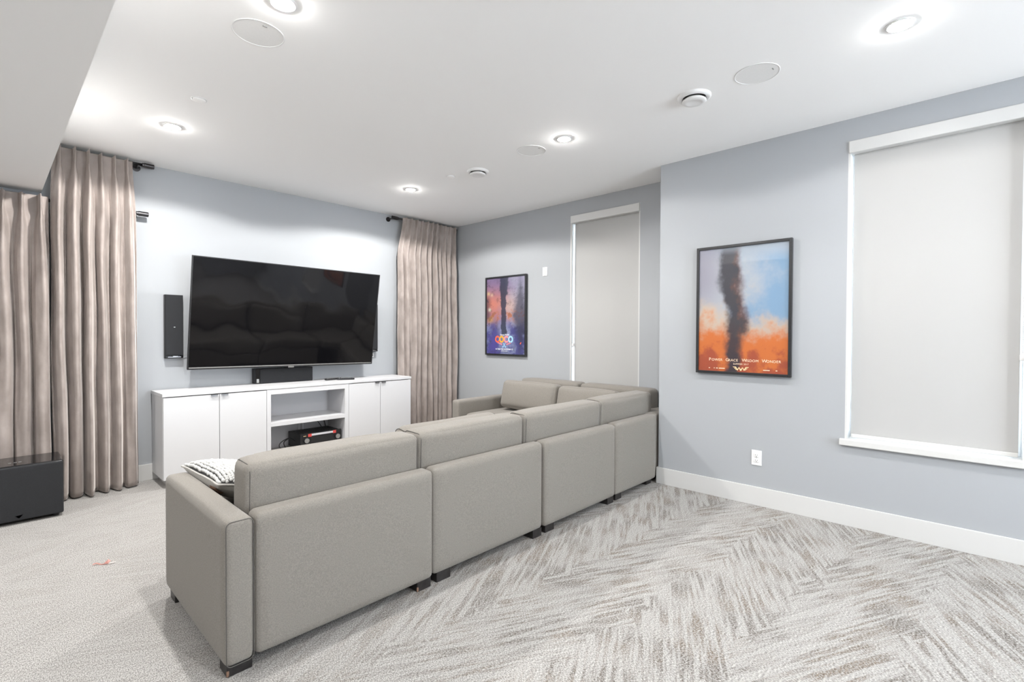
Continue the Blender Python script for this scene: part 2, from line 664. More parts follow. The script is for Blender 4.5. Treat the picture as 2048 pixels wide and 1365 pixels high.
def chain(parent, y, z_top, z_bot, x):
    bm = bmesh.new()
    n = int((z_top - z_bot) / 0.012)
    for s in (-1, 1):
        for k in range(n):
            b_ = bmesh.new()
            bmesh.ops.create_icosphere(b_, subdivisions=1, radius=.0028)
            merge(bm, b_, Matrix.Translation((x + s * .008, y, z_bot + (z_top - z_bot) * k / (n - 1))))
        tube(bm, [(x + s * .008, y, z_bot), (x + s * .008, y, z_top)], .0009, 5)
    c = obj('bead_chain', bm, M['plastic'], parent, True)
    bm = bmesh.new()
    box(bm, x - .016, x + .022, y - .012, y + .012, z_bot - .004, z_bot + .032, bevel=.005)
    cyl(bm, (x - .018, y, z_bot + .014), (x - .014, y, z_bot + .014), .007)
    obj('chain_tensioner', bm, M['plastic'], parent)


hwA = (WA[1] - WA[0]) / 2
hwB = (WB[1] - WB[0]) / 2
chain(b1, -hwA + .018, -.08, 1.155 - WA[3], .03)
chain(b2, hwB - .018, -.08, 1.16 - WB[3], .03)

# unseen window added behind the camera to let in fill daylight
bm, gl = bmesh.new(), bmesh.new()
for x in (1.4, 2.37, 3.34):
    box(bm, x, x + .06, Y0 - .12, Y0 - .05, .9, 2.1)
for a_, b_ in ((1.46, 2.37), (2.43, 3.34)):
    box(bm, a_, b_, Y0 - .12, Y0 - .05, .9, .96)
    box(bm, a_, b_, Y0 - .12, Y0 - .05, 2.04, 2.1)
    box(gl, a_, b_, Y0 - .09, Y0 - .084, .96, 2.04)
w = struct('window_3', bm, M['plastic'])
obj('pane', gl, M['glass'], w)


# ------------------------------------------------------------------ ceiling fittings
def downlight(loc, label, dim=1.0, proto=[None]):
    if proto[0]:
        t = dup(proto[0], loc, label)
    else:
        t = thing('downlight', label, 'light', loc, (0, 0, 0), 'recessed downlights')
        bm = bmesh.new()
        lathe(bm, [(.058, 0), (.058, -.004), (.050, -.007), (.042, -.004), (.042, 0)])
        obj('trim_ring', bm, M['plastic'], t, True)
        bm = bmesh.new()
        lathe(bm, [(.044, -.003), (.040, -.0085), (.026, -.0135), (0, -.0155)], 32)
        obj('diffuser', bm, M['bulb'], t, True)
        proto[0] = t
    l = bpy.data.lights.new('downlight_beam', 'SPOT')
    l.energy = DOWNLIGHT_W * dim
    l.color = DOWNLIGHT_COL
    l.spot_size = math.radians(160)
    l.spot_blend = 0.16
    l.shadow_soft_size = 0.035
    o = bpy.data.objects.new('downlight_beam', l)
    o.location = (loc[0], loc[1], loc[2] - .045)
    C.objects.link(o)
    if dim > 1:         # brighter centre of the two wall washing lamps
        l2 = l.copy()
        l2.spot_size, l2.spot_blend, l2.energy = math.radians(118), .7, DOWNLIGHT_W * .9
        o2 = bpy.data.objects.new('downlight_centre', l2)
        o2.location = o.location
        C.objects.link(o2)
    return t


downlight((.905, 2.246, H), 'glowing downlight at the top edge of the picture, beside the left round speaker')
downlight((.905, 4.15, H), 'glowing downlight above the left curtain, nearest the bulkhead', 1.75)
downlight((2.94, 4.18, H), 'glowing downlight above the right curtain, farthest into the corner', 2.0)
downlight((2.955, 2.253, H), 'glowing downlight in mid ceiling between the two round air valves', .5)
downlight((2.94, 0.276, H), 'glowing downlight at upper right, nearest the large window', .52)
for p, w_, k_ in (((.905, .28, H), 'right above the camera beside the bulkhead', 1.0), ((2.94, -1.7, H), 'added for light behind the camera on the right', .45), ((.905, -1.7, H), 'added for light behind the camera on the left', .45)):  # the two rear lamps are unseen, added to light the room
    downlight(p, 'glowing downlight outside the picture, ' + w_, k_)
for p, w_ in (((-1.4, 4.15, 2.365), 'nearest the television wall'), ((-1.4, 2.2, 2.365), 'in the middle'), ((-1.4, -.4, 2.365), 'farthest from the television wall')):  # unseen lamps added to brighten the left side of the room
    downlight(p, 'added fill downlight outside the picture under the lowered ceiling, ' + w_, .85)


def ceiling_speaker(loc, label, proto=[None]):
    if proto[0]:
        return dup(proto[0], loc, label)
    t = thing('ceiling_speaker', label, 'speaker', loc, (0, 0, 0), 'round ceiling speakers')
    bm = bmesh.new()
    lathe(bm, [(.116, 0), (.116, -.002), (.114, -.003), (.110, -.003), (.110, 0)], 56)
    obj('rim', bm, M['plastic'], t, True)
    bm = bmesh.new()
    lathe(bm, [(.110, -.0015), (.06, -.0022), (0, -.0024)], 56)
    obj('grille', bm, M['speaker_white'], t, True)
    bm = bmesh.new()
    box(bm, -.010, .010, -.085, -.079, -.0040, -.0018)
    obj('badge', bm, M['silver'], t)
    proto[0] = t
    return t


ceiling_speaker((.913, 2.558, H), 'round white ceiling speaker at upper left, beside the top edge downlight')
ceiling_speaker((2.950, .907, H), 'round white ceiling speaker at upper right, beside the nearer air valve')
ceiling_speaker((2.970, 2.590, H), 'round white ceiling speaker beside the mid ceiling downlight')


def valve(loc, label, proto=[None]):
    if proto[0]:
        return dup(proto[0], loc, label)
    t = thing('air_valve', label, 'vent', loc, (0, 0, 0), 'round air valves in the ceiling')
    bm = bmesh.new()
    lathe(bm, [(.098, 0), (.098, -.008), (.090, -.016), (.076, -.018), (.068, -.012), (.066, -.001)], 56)
    obj('collar', bm, M['plastic'], t, True)
    bm = bmesh.new()
    lathe(bm, [(.066, -.002), (0, -.002)], 40)
    obj('throat', bm, M['gap'], t)
    bm = bmesh.new()
    lathe(bm, [(0, -.012), (.05, -.012), (.069, -.026), (.071, -.031), (.066, -.036), (.045, -.040), (.040, -.038), (0, -.0385)], 56)
    obj('disc', bm, M['plastic'], t, True)
    proto[0] = t
    return t


valve((2.972, 1.272, H), 'round white air valve nearer the large window')
valve((3.020, 3.268, H), 'round white air valve farther off, near the small sprinkler cap')


def cap(loc, label, proto=[None]):
    if proto[0]:
        return dup(proto[0], loc, label)
    t = thing('sprinkler_cap', label, 'sprinkler', loc, (0, 0, 0), 'sprinkler covers in the ceiling')
    bm = bmesh.new()
    lathe(bm, [(.044, 0), (.044, -.002), (.041, -.003), (.038, -.0015), (0, -.0015)], 36)
    obj('plate', bm, M['plastic'], t, True)
    bm = bmesh.new()
    lathe(bm, [(.036, -.002), (.036, -.006), (.033, -.008), (0, -.0085)], 36)
    obj('cover_disc', bm, M['ceil'], t, True)
    proto[0] = t
    return t


cap((.916, 3.552, H), 'flat sprinkler cap on the ceiling at left, between two downlights')
cap((2.948, 3.561, H), 'small sprinkler cap on the ceiling beside the farther air valve')


# ------------------------------------------------------------------ curtains and rods
def sstep(a, b, x):
    t = max(0.0, min(1.0, (x - a) / (b - a)))
    return t * t * (3 - 2 * t)


def curtain(name, label, folds, y_back, z_top, z_bot, depth, seed, x_edges_top, x_edges_bot, group=None, nv=90, per=22, hem_wave=0.0):
    """pleated cloth: at the heading each fold is a narrow pinched pleat, below it opens into a round fold"""
    rnd = random.Random(seed)
    n = folds
    offs = [rnd.uniform(-.13, .13) for _ in range(n + 1)]
    amp = [rnd.uniform(.65, 1.15) for _ in range(n)]
    ph = [rnd.uniform(0, 6.28) for _ in range(n)]
    skew = [rnd.uniform(-.45, .45) for _ in range(n)]
    bm = bmesh.new()
    rows = []
    for j in range(nv + 1):
        s = (j / nv) ** 1.35
        z = z_top + (z_bot - z_top) * s
        dz = z_top - z
        row = []
        pinch = 1 - sstep(.03, .30, dz)             # heading zone
        kink = math.exp(-((dz - .125) / .045) ** 2)
        open_ = sstep(.10, .9, dz)
        xl = x_edges_top[0] + (x_edges_bot[0] - x_edges_top[0]) * sstep(0, .5, dz)
        xr = x_edges_top[1] + (x_edges_bot[1] - x_edges_top[1]) * sstep(0, .5, dz)
        for i in range(n):
            e0 = xl + (xr - xl) * (i + (offs[i] if i else 0)) / n
            e1 = xl + (xr - xl) * (i + 1 + (offs[i + 1] if i < n - 1 else 0)) / n
            w = e1 - e0
            for k in range(per if i < n - 1 else per + 1):
                t = k / per - .5
                c = skew[i] * .35 * (open_ + .35 * kink) + .06 * math.sin(z * 3.1 + ph[i]) * open_
                wid = .09 + .14 * open_ - .02 * kink
                u = t - c * .5
                ridge = math.exp(-(u / wid) ** 2 * .9)
                edge = 1 - (2 * abs(t)) ** 6
                a = depth * amp[i] * (.78 + .22 * open_ - .12 * kink)
                y = y_back - a * ridge * edge
                # secondary fold
                y -= depth * .16 * math.sin(2 * PI * (t * 2 + .2) + ph[i] + z * 1.3) * open_ * edge
                x = e0 + (t + .5) * w + w * .16 * math.sin(2 * PI * t) * (-.9 + 1.2 * pinch) * edge * (0.6 + .4 * amp[i]) * -1
                x += .012 * noise.noise(Vector((x * 6, z * 1.4, seed))) * open_
                y += .006 * noise.noise(Vector((x * 9, z * 5, seed + 4.0)))
                zz = z
                if j == nv:
                    zz = z
                row.append(bm.verts.new((x, y, zz)))
        rows.append(row)
    for a, b in zip(rows, rows[1:]):
        for k in range(len(a) - 1):
            bm.faces.new((a[k], b[k], b[k + 1], a[k + 1]))
    t = thing(name, label, 'curtain', (0, 0, 0), (0, 0, 0), group)
    cl = obj('drape', bm, M['velvet'], t, True)
    sm = cl.modifiers.new('thickness', 'SOLIDIFY')
    sm.thickness = .003
    sm.offset = 0
    # heading tape behind the pleats
    hb = bmesh.new()
    box(hb, x_edges_top[0] + .01, x_edges_top[1] - .01, y_back + .004, y_back + .008, z_top - .11, z_top - .008, bevel=.0015)
    obj('heading_tape', hb, M['velvet'], t)
    return t


curtain('curtain', 'tall taupe velvet curtain hanging from the ceiling rod left of the television', 6, 5.160, 2.722, .012, .135, 11,
        (.345, .842), (.335, .862), 'taupe velvet curtains')
curtain('curtain', 'shorter taupe velvet curtain under the lowered bulkhead at far left', 10, 5.160, 2.322, .012, .120, 23,
        (-.62, .325), (-.62, .325), 'taupe velvet curtains')
curtain('curtain', 'taupe velvet curtain with close pleats in the corner right of the television', 11, 5.162, 2.722, .012, .075, 37,
        (3.515, 4.372), (3.44, 4.365), 'taupe velvet curtains', per=16)


def rod(label, x0, x1, z, finials, brackets, y=5.184):
    t = thing('curtain_rod', label, 'curtain rod', (0, 0, 0), (0, 0, 0), 'dark metal curtain rods')
    bm = bmesh.new()
    cyl(bm, (x0, y, z), (x1, y, z), .0125, 20)
    obj('pole', bm, M['bronze'], t, True)
    for s in finials:
        x = x0 if s < 0 else x1
        bm = bmesh.new()
        cyl(bm, (x - s * .004, y, z), (x + s * .010, y, z), .017, 24)
        cyl(bm, (x + s * .010, y, z), (x + s * .078, y, z), .0205, 24)
        cyl(bm, (x + s * .078, y, z), (x + s * .081, y, z), .0205, 24, r1=.017 if s > 0 else .0205)
        obj('finial', bm, M['bronze'], t)
    for x in brackets:
        bm = bmesh.new()
        cyl(bm, (x, YT - .006, z - .014), (x, YT, z - .014), .029, 28)
        cyl(bm, (x, YT - .004, z - .014), (x, y + .004, z - .014), .0075, 14)
        box(bm, x - .009, x + .009, y - .016, y + .014, z - .022, z - .012, bevel=.002)
        obj('bracket', bm, M['bronze'], t, False)
    return t


rod('dark curtain rod just under the ceiling at left, above the shorter rod end', .30, .915, 2.718, (1,), (.885,))
rod('lower dark curtain rod whose end shows right of the left curtain', -.6, .872, 2.302, (1,), (.858,))
rod('dark curtain rod with round wall plate at left of the corner curtain', 3.46, 4.40, 2.705, (-1,), (3.375, 4.385))
# short arm joining the round plate of the corner rod
# ------------------------------------------------------------------ television, speakers
TVW, TVH = 1.80, 1.80 * 9 / 16 * 1.005
kS = TVW / 1.66
tvc = Vector((0, 0, 1.293)) + (Vector((1.9485812, 4.59613166, 1.44045402)) - Vector((0, 0, 1.293))) * kS
tv = thing('television', 'large black flat television tilted forward on the wall above the white console', 'television')
ya_, ti_, ro_ = -0.03903953, 0.16907721, -0.0096415
e1 = Vector((math.cos(ya_), math.sin(ya_), 0))
nn = Vector((-math.sin(ya_), math.cos(ya_), 0))
e2 = Vector((0, 0, 1)) * math.cos(ti_) - nn * math.sin(ti_)
e1, e2 = e1 * math.cos(ro_) + e2 * math.sin(ro_), -e1 * math.sin(ro_) + e2 * math.cos(ro_)
e3 = e1.cross(e2)       # towards the room
mm = Matrix.Identity(4)
for i in range(3):
    mm[i][0], mm[i][1], mm[i][2], mm[i][3] = e1[i], e2[i], e3[i], tvc[i]
tv.matrix_world = mm
hw, hh = TVW / 2, TVH / 2
bm = bmesh.new()
box(bm, -hw, hw, -hh, hh, -.024, -.001, bevel=.003)
box(bm, -hw * .62, hw * .62, -hh * .80, hh * .25, -.048, -.022, bevel=.010)
obj('back_case', bm, M['black'], tv)
obj('screen', B(-hw + .009, hw - .009, -hh + .022, hh - .009, -.004, .0005), M['screen'], tv)
bm = bmesh.new()
for q in ((-hw, -hw + .009, -hh, hh), (hw - .009, hw, -hh, hh), (-hw + .009, hw - .009, hh - .009, hh)):
    box(bm, q[0], q[1], q[2], q[3], -.006, .003, bevel=.001)
obj('bezel', bm, M['black'], tv)
obj('chin', B(-hw + .009, hw - .009, -hh, -hh + .022, -.006, .003, bevel=.001), M['black'], tv)
obj('chin_strip', B(-hw + .012, hw - .012, -hh + .012, -hh + .021, .002, .0042, bevel=.0008), M['silver'], tv)
obj('badge', B(-.028, .028, -hh - .008, -hh + .006, -.004, .0055, bevel=.001), M['silver'], tv)
# tilting wall mount: two rails and a wall plate, standing in room coordinates
bm = bmesh.new()
inv = mm.inverted()
for sx in (-.25, .25):
    b_ = bmesh.new()
    box(b_, tvc.x + sx - .02, tvc.x + sx + .02, tvc.y + .05, YT - .02, 1.44, 1.48)
    merge(bm, b_)
b_ = bmesh.new()
box(b_, tvc.x - .36, tvc.x + .36, YT - .02, YT, 1.30, 1.62, bevel=.003)
merge(bm, b_)
bmesh.ops.transform(bm, matrix=inv, verts=bm.verts[:])
obj('wall_mount', bm, M['black'], tv)


def wall_speaker(x0, x1, z0, z1, label):
    t = thing('wall_speaker', label, 'speaker', ((x0 + x1) / 2, YT, (z0 + z1) / 2), (0, 0, 0), 'black wall speakers beside the television')
    w, h = (x1 - x0) / 2, (z1 - z0) / 2
    obj('cabinet', B(-w, w, -.048, 0, -h, h, bevel=.004), M['black'], t)
    obj('grille', B(-w + .003, w - .003, -.060, -.044, -h + .028, h - .003, bevel=.004), M['grille'], t)
    obj('emblem', B(-.006, .006, -.0612, -.0598, -.008, -.003), M['silver'], t)
    obj('foot_panel', B(-w + .003, w - .003, -.056, -.044, -h + .003, -h + .025, bevel=.002), M['gloss'], t)
    bm = bmesh.new()
    box(bm, -w + .02, w - .02, -.0585, -.055, -h + .008, -h + .014)
    box(bm, -.012, .022, -.0595, -.056, -h + .010, -h + .020)
    obj('name_plate', bm, M['steel'], t)
    return t


wall_speaker(1.073, 1.212, 1.062, 1.630, 'slim black speaker on the wall left of the television')
wall_speaker(3.062, 3.200, 1.075, 1.640, 'slim black speaker on the wall half hidden behind the right edge of the television')
t = thing('wall_box', 'tiny white wall plate under the right hand wall speaker', 'wall plate', (3.155, YT, 1.03))
obj('plate', B(-.018, .018, -.006, 0, -.022, .022, bevel=.002), M['plastic'], t)
obj('jack', B(-.007, .007, -.009, -.005, -.008, .008, bevel=.001), M['slot'], t)
# speaker wire from the left speaker
bm = bmesh.new()
tube(bm, [(1.19, YT - .03, 1.085), (1.23, YT - .02, 1.088), (1.30, YT - .012, 1.084), (1.42, YT - .01, 1.10)], .003, 6)
tag(obj('speaker_wire', bm, M['silver'], None, True), 'thin grey wire from the left wall speaker running behind the television', 'wire')

# ------------------------------------------------------------------ media console
CX0, CX1, CYF, CYB, CZ = .975, 3.42, 4.849, 5.250, .786
con = thing('media_console', 'long white media console with doors and open centre shelves under the television', 'cabinet', ((CX0 + CX1) / 2, CYB, 0))
ox, oy = -(CX0 + CX1) / 2, -CYB


def CB(x0, x1, y0, y1, z0, z1, bevel=.0015):
    return B(x0 + ox, x1 + ox, y0 + oy, y1 + oy, z0, z1, bevel=bevel)


obj('top_board', CB(CX0, CX1 + .002, CYF - .004, CYB, CZ - .028, CZ, .002), M['cabinet'], con)
ZB, ZT = .068, CZ - .031
obj('end_panel', CB(CX0 + .006, CX0 + .026, CYF + .018, CYB, ZB, ZT), M['cabinet'], con)
obj('end_panel', CB(CX1 - .022, CX1 - .002, CYF + .018, CYB, ZB, ZT), M['cabinet'], con)
obj('base_board', CB(CX0 + .026, CX1 - .022, CYF + .02, CYB, ZB, ZB + .02), M['cab_shaded'], con)
obj('back_board', CB(CX0 + .026, CX1 - .022, CYB - .012, CYB - .002, ZB, ZT), M['cab_shaded'], con)
obj('toe_kick', CB(CX0 + .05, CX1 - .05, CYF + .07, CYB - .01, 0, ZB), M['toe'], con)
OX0, OX1 = 1.832, 2.583
bm = bmesh.new()
for q in ((1.795, OX0, ZB, ZT), (OX1, 2.626, ZB, ZT), (OX0, OX1, .707, ZT), (OX0, OX1, ZB, .112)):
    box(bm, q[0] + ox, q[1] + ox, CYF + oy, CYF + .02 + oy, q[2], q[3], bevel=.001)
obj('centre_frame', bm, M['cabinet'], con)
obj('divider', CB(OX0 - .02, OX0 - .002, CYF + .02, CYB - .012, ZB + .02, ZT), M['cab_shaded'], con)
obj('divider', CB(OX1 + .002, OX1 + .02, CYF + .02, CYB - .012, ZB + .02, ZT), M['cab_shaded'], con)
obj('shelf', CB(OX0 - .002, OX1 + .002, CYF + .001, CYB - .014, .400, .440, .002), M['cabinet'], con)
obj('lower_shelf', CB(OX0 - .002, OX1 + .002, CYF + .02, CYB - .014, .088, .110, .001), M['toe'], con)
for k, (x0, x1, hx) in enumerate(((CX0 + .008, 1.394, 1.355), (1.398, 1.792, 1.437), (2.629, 3.006, 2.966), (3.010, CX1 - .004, 3.045))):
    d = obj('door', CB(x0, x1, CYF, CYF + .018, ZB, ZT - .004, .0015), M['cabinet'], con)
    bm = bmesh.new()
    box(bm, hx - .026 + ox, hx + .026 + ox, CYF - .013 + oy, CYF + .004 + oy, ZT - .0075, ZT - .0035)
    box(bm, hx - .026 + ox, hx + .026 + ox, CYF - .013 + oy, CYF - .010 + oy, ZT - .019, ZT - .0045)
    obj('tab_pull', bm, M['steel'], d)

# centre speaker, on the console under the television
t = thing('centre_speaker', 'low wide black speaker on the console under the television', 'speaker', (2.092, 5.21, CZ))
obj('cabinet', B(-.288, .288, -.045, .045, 0, .150, bevel=.004), M['black'], t)
obj('grille', B(-.245, .285, -.054, -.042, .004, .147, bevel=.004), M['grille'], t)
obj('end_panel', B(-.286, -.248, -.050, -.042, .003, .147, bevel=.002), M['gloss'], t)
obj('name_plate', B(-.278, -.256, -.0515, -.049, .012, .050, bevel=.0006), M['silver'], t)


def remote(x, y, rz, L, label, m_):
    t = thing('remote_control', label, 'remote', (x, y, CZ), (0, 0, rz), 'remote controls on the console')
    bm = soft(L / 2, .021, .0095, .008, 8, (0, 0, .002))
    bmesh.ops.translate(bm, vec=(0, 0, .0105), verts=bm.verts[:])
    obj('handset', bm, M[m_], t, True)
    bm = bmesh.new()
    for i in range(6):
        for j in (-1, 0, 1):
            box(bm, -L / 2 + .02 + i * (L - .05) / 6, -L / 2 + .031 + i * (L - .05) / 6, j * .011 - .004, j * .011 + .004, .0195, .0235, bevel=.0012)
    obj('button_pad', bm, M['silver'], t)
    return t


remote(2.565, 5.065, math.radians(8), .20, 'black remote control lying behind the other on the console', 'black')
remote(2.665, 4.985, math.radians(-24), .18, 'grey black remote control lying in front, crossing the other on the console', 'grille')

# receiver
t = thing('av_receiver', 'black receiver with two silver knobs on the lower console shelf', 'receiver', (2.352, 4.905, .110))
obj('case', B(-.214, .214, .012, .300, .014, .160, bevel=.003), M['black'], t)
obj('front_panel', B(-.217, .217, 0, .016, .012, .166, bevel=.003), M['black'], t)
obj('display', B(-.115, .125, -.0015, .002, .055, .125), M['gloss'], t)
bm = bmesh.new()
for i in range(11):
    box(bm, -.105 + i * .021, -.092 + i * .021, -.004, .001, .034, .041, bevel=.001)
obj('button_row', bm, M['silver'], t)
for x in (-.160, .170):
    bm = bmesh.new()
    cyl(bm, (x, -.001, .098), (x, -.020, .098), .029, 32)
    k = obj('knob', bm, M['black'], t, False)
    bm = bmesh.new()
    cyl(bm, (x, -.018, .098), (x, -.023, .098), .024, 32)
    obj('knob_face', bm, M['silver'], k)
obj('sticker_strip', B(-.105, .125, -.0022, -.0002, .138, .158), M['sticker'], t)
obj('red_label', B(-.140, -.104, -.0028, -.0004, .130, .160), M['red'], t)['label'] = 'red sticker at the left end'
obj('red_label', B(.124, .158, -.0028, -.0004, .132, .162), M['red'], t)['label'] = 'red sticker at the right end'
obj('name_mark', B(-.188, -.160, -.0015, .001, .140, .145), M['gold'], t)
bm = bmesh.new()
for i in range(14):
    box(bm, -.19 + i * .028, -.176 + i * .028, .08, .25, .1595, .1612)
obj('vent_slots', bm, M['slot'], t)
for x in (-.17, .17):
    for y in (.04, .26):
        bm = bmesh.new()
        cyl(bm, (x, y, 0), (x, y, .016), .02, 20)
        obj('foot', bm, M['black'], t)


def wave(pts, n=10):
    """smooth curve through points"""
    out = []
    P = [Vector(p) for p in pts]
    for i in range(len(P) - 1):
        p0, p1, p2, p3 = P[max(i - 1, 0)], P[i], P[i + 1], P[min(i + 2, len(P) - 1)]
        for k in range(n):
            s = k / n
            out.append(.5 * ((2 * p1) + (p2 - p0) * s + (2 * p0 - 5 * p1 + 4 * p2 - p3) * s * s + (3 * p1 - p0 - 3 * p2 + p3) * s ** 3))
    out.append(P[-1])
    return out


def cable(name, pts, r, m_, label):
    bm = bmesh.new()
    tube(bm, wave(pts), r, 8)
    return tag(obj(name, bm, M[m_], None, True), label, 'cable')


cable('power_cable', [(2.132, 5.03, .19), (2.07, 5.01, .235), (1.98, 4.98, .215), (1.955, 4.97, .175), (2.00, 4.965, .13), (2.06, 4.96, .116)], .0045, 'cable', 'outer black cable looping out at the left of the receiver')
cable('power_cable', [(2.132, 5.06, .20), (2.09, 5.05, .225), (2.02, 5.02, .20), (2.03, 5.01, .15), (2.08, 5.0, .117)], .0045, 'cable', 'inner black cable looping out at the left of the receiver')
cable('white_cable', [(1.85, 4.93, .115), (1.90, 4.955, .125), (1.95, 4.94, .115), (1.99, 4.97, .122), (1.93, 4.985, .116), (1.87, 4.975, .128)], .0045, 'cable_white', 'white cable coiled on the lower shelf left of the receiver')
cable('white_cable', [(2.25, 5.20, .37), (2.252, 5.205, .30), (2.25, 5.215, .20), (2.25, 5.215, .115)], .004, 'cable_white', 'left one of two white cables hanging behind the receiver')
cable('white_cable', [(2.285, 5.20, .392), (2.29, 5.205, .30), (2.29, 5.215, .20), (2.29, 5.215, .115)], .005, 'cable_white', 'right one of two white cables hanging behind the receiver')
cable('signal_cable', [(2.40, 5.20, .385), (2.45, 5.19, .33), (2.51, 5.215, .24), (2.53, 5.22, .117)], .004, 'cable', 'black cable slanting down behind the receiver')
cable('signal_cable', [(2.50, 5.22, .392), (2.53, 5.215, .33), (2.555, 5.22, .24), (2.565, 5.22, .117)], .004, 'cable', 'black cable nearest the right end behind the receiver')

# ------------------------------------------------------------------ subwoofer
t = thing('subwoofer', 'black box subwoofer on the carpet before the left curtains', 'speaker', (.36, 4.665, 0))
bm = B(-.70, 0, .012, .350, .02, .395, bevel=.010, seg=3)
obj('cabinet', bm, M['gloss'], t)
obj('grille', B(-.698, -.002, -.004, .02, .024, .388, bevel=.009, seg=3), M['grille'], t)
bm = bmesh.new()
for q in ((-.272, .12), (-.245, .122), (-.222, .119)):
    box(bm, q[0], q[0] + .016, q[1], q[1] + .012, .3945, .3962)
obj('name_mark', bm, M['silver'], t)
bm = bmesh.new()
v = [bm.verts.new(p) for p in ((-.245, -.0052, .058), (-.205, -.0052, .062), (-.225, -.0052, .040))]
bm.faces.new(v)
bmesh.ops.solidify(bm, geom=bm.faces[:], thickness=.001)
obj('emblem', bm, M['steel'], t)
for x in (-.66, -.04):
    for y in (.05, .31):
        bm = bmesh.new()
        cyl(bm, (x, y, 0), (x, y, .022), .018, 18)
        obj('foot', bm, M['black'], t)

# ------------------------------------------------------------------ sectional sofa
SZ0, SZT = .050, .600


def leg(parent, x0, x1, y0, y1, worn=False):
    o = obj('leg', B(x0, x1, y0, y1, 0, SZ0 + .004, bevel=.003), M['ebony'], parent)
    if worn:
        obj('chipped_corner', B(x0 - .001, x0 + .009, y0 - .001, y0 + .008, .002, .026, bevel=.0035), M['worn'], o)['label'] = 'leg corner chipped to bare wood'
    return o


def block(name, parent, x0, x1, y0, y1, z0, z1, r, bulge=(0, 0, 0), n=14, wob=0.0, seed=0):
    bm = soft((x1 - x0) / 2, (y1 - y0) / 2, (z1 - z0) / 2, r, n, bulge, wob, seed)
    bmesh.ops.translate(bm, vec=((x0 + x1) / 2, (y0 + y1) / 2, (z0 + z1) / 2), verts=bm.verts[:])
    return obj(name, bm, M['fabric'], parent, True)


def piping_loop(parent, plane, c, u0, u1, v0, v1, r, rad=.0017):
    """seam cord round a face; plane 'y' -> loop in XZ at y=c, plane 'x' -> loop in YZ at x=c"""
    bm = bmesh.new()
    cu, cv = (u0 + u1) / 2, (v0 + v1) / 2
    pts = []
    for a, b in rrect((u1 - u0) / 2, (v1 - v0) / 2, r):
        pts.append((cu + a, c, cv + b) if plane == 'y' else (c, cu + a, cv + b))
    tube(bm, pts, rad, 6, True)
    return obj('piping', bm, M['piping'], parent, True)


YS = 1.991
BY = 2.070                   # inner face of the back frames
FRONT = 2.885                # front of the seats of the run along X
seams = [(.694, 1.545), (1.551, 2.427), (2.435, 3.288)]
names = ['sofa_section', 'sofa_section', 'sofa_section']
labels = ['grey sofa section with the end arm nearest the camera',
          'grey sofa section second from the near end arm, seen from behind',
          'grey sofa section third from the near end arm, beside the corner section']
yoff = [0.0, 0.012, 0.004]
for i, ((x0, x1), lb, dy) in enumerate(zip(seams, labels, yoff)):
    s = thing(names[i], lb, 'sofa', ((x0 + x1) / 2, (YS + FRONT) / 2, 0), (0, 0, 0), 'sections of the grey sectional sofa')
    s_off = s.location.copy()
    kids = []
    kids.append(block('back_frame', s, x0, x1, YS + dy, BY + .02, SZ0, SZT, .026, (0, .006, .003), seed=i))
    kids.append(block('seat_base', s, x0, x1, BY - .0, FRONT - .01, SZ0, .27, .015))
    kids.append(block('seat_cushion', s, x0 + .004, x1 - .004, BY + .03, FRONT, .27, .440, .04, (.0, .01, .016)))
    if i == 0:
        kids.append(block('arm', s, .588, .690, YS - .002, FRONT, SZ0, .596, .024, (.004, 0, .004)))
        kids.append(piping_loop(s, 'y', YS - .0005, .592, .687, SZ0 + .003, .592, .020))
        kids.append(leg(s, .602, .692, YS + .030, YS + .115, True))
        kids.append(leg(s, .602, .692, FRONT - .12, FRONT - .035))
    else:
        kids.append(leg(s, x0 + .032, x0 + .125, YS + .026, YS + .11))
        kids.append(leg(s, x0 + .032, x0 + .125, FRONT - .12, FRONT - .035))
    kids.append(leg(s, x1 - .088, x1 - .004, YS + .020, YS + .105, i == 0))
    kids.append(leg(s, x1 - .088, x1 - .004, FRONT - .12, FRONT - .035))
    for k in kids:
        k.location = k.location - s_off

# corner section
CXR = 4.385
s = thing('sofa_section', 'grey corner section of the sofa, against the end of the near wall', 'sofa', (3.84, 2.5, 0), (0, 0, 0), 'sections of the grey sectional sofa')
o0 = s.location.copy()
kids = [block('back_frame', s, 3.296, 3.952, YS + .006, BY + .02, SZ0, SZT + .004, .026, (0, .006, .003)),
        block('side_frame', s, 3.958, CXR, YS + .030, 2.93, SZ0, SZT, .026, (0, 0, .003)),
        block('seat_base', s, 3.50, 3.958, BY, 2.93, SZ0, .27, .015),
        block('seat_cushion', s, 3.300, 4.20, BY + .03, 2.93, .27, .440, .04, (0, .01, .016)),
        leg(s, 3.328, 3.418, YS + .03, YS + .115), leg(s, 3.86, 3.945, YS + .05, YS + .135), leg(s, 3.52, 3.60, 2.8, 2.89), leg(s, 4.25, 4.33, 2.8, 2.89)]
for k in kids:
    k.location = k.location - o0
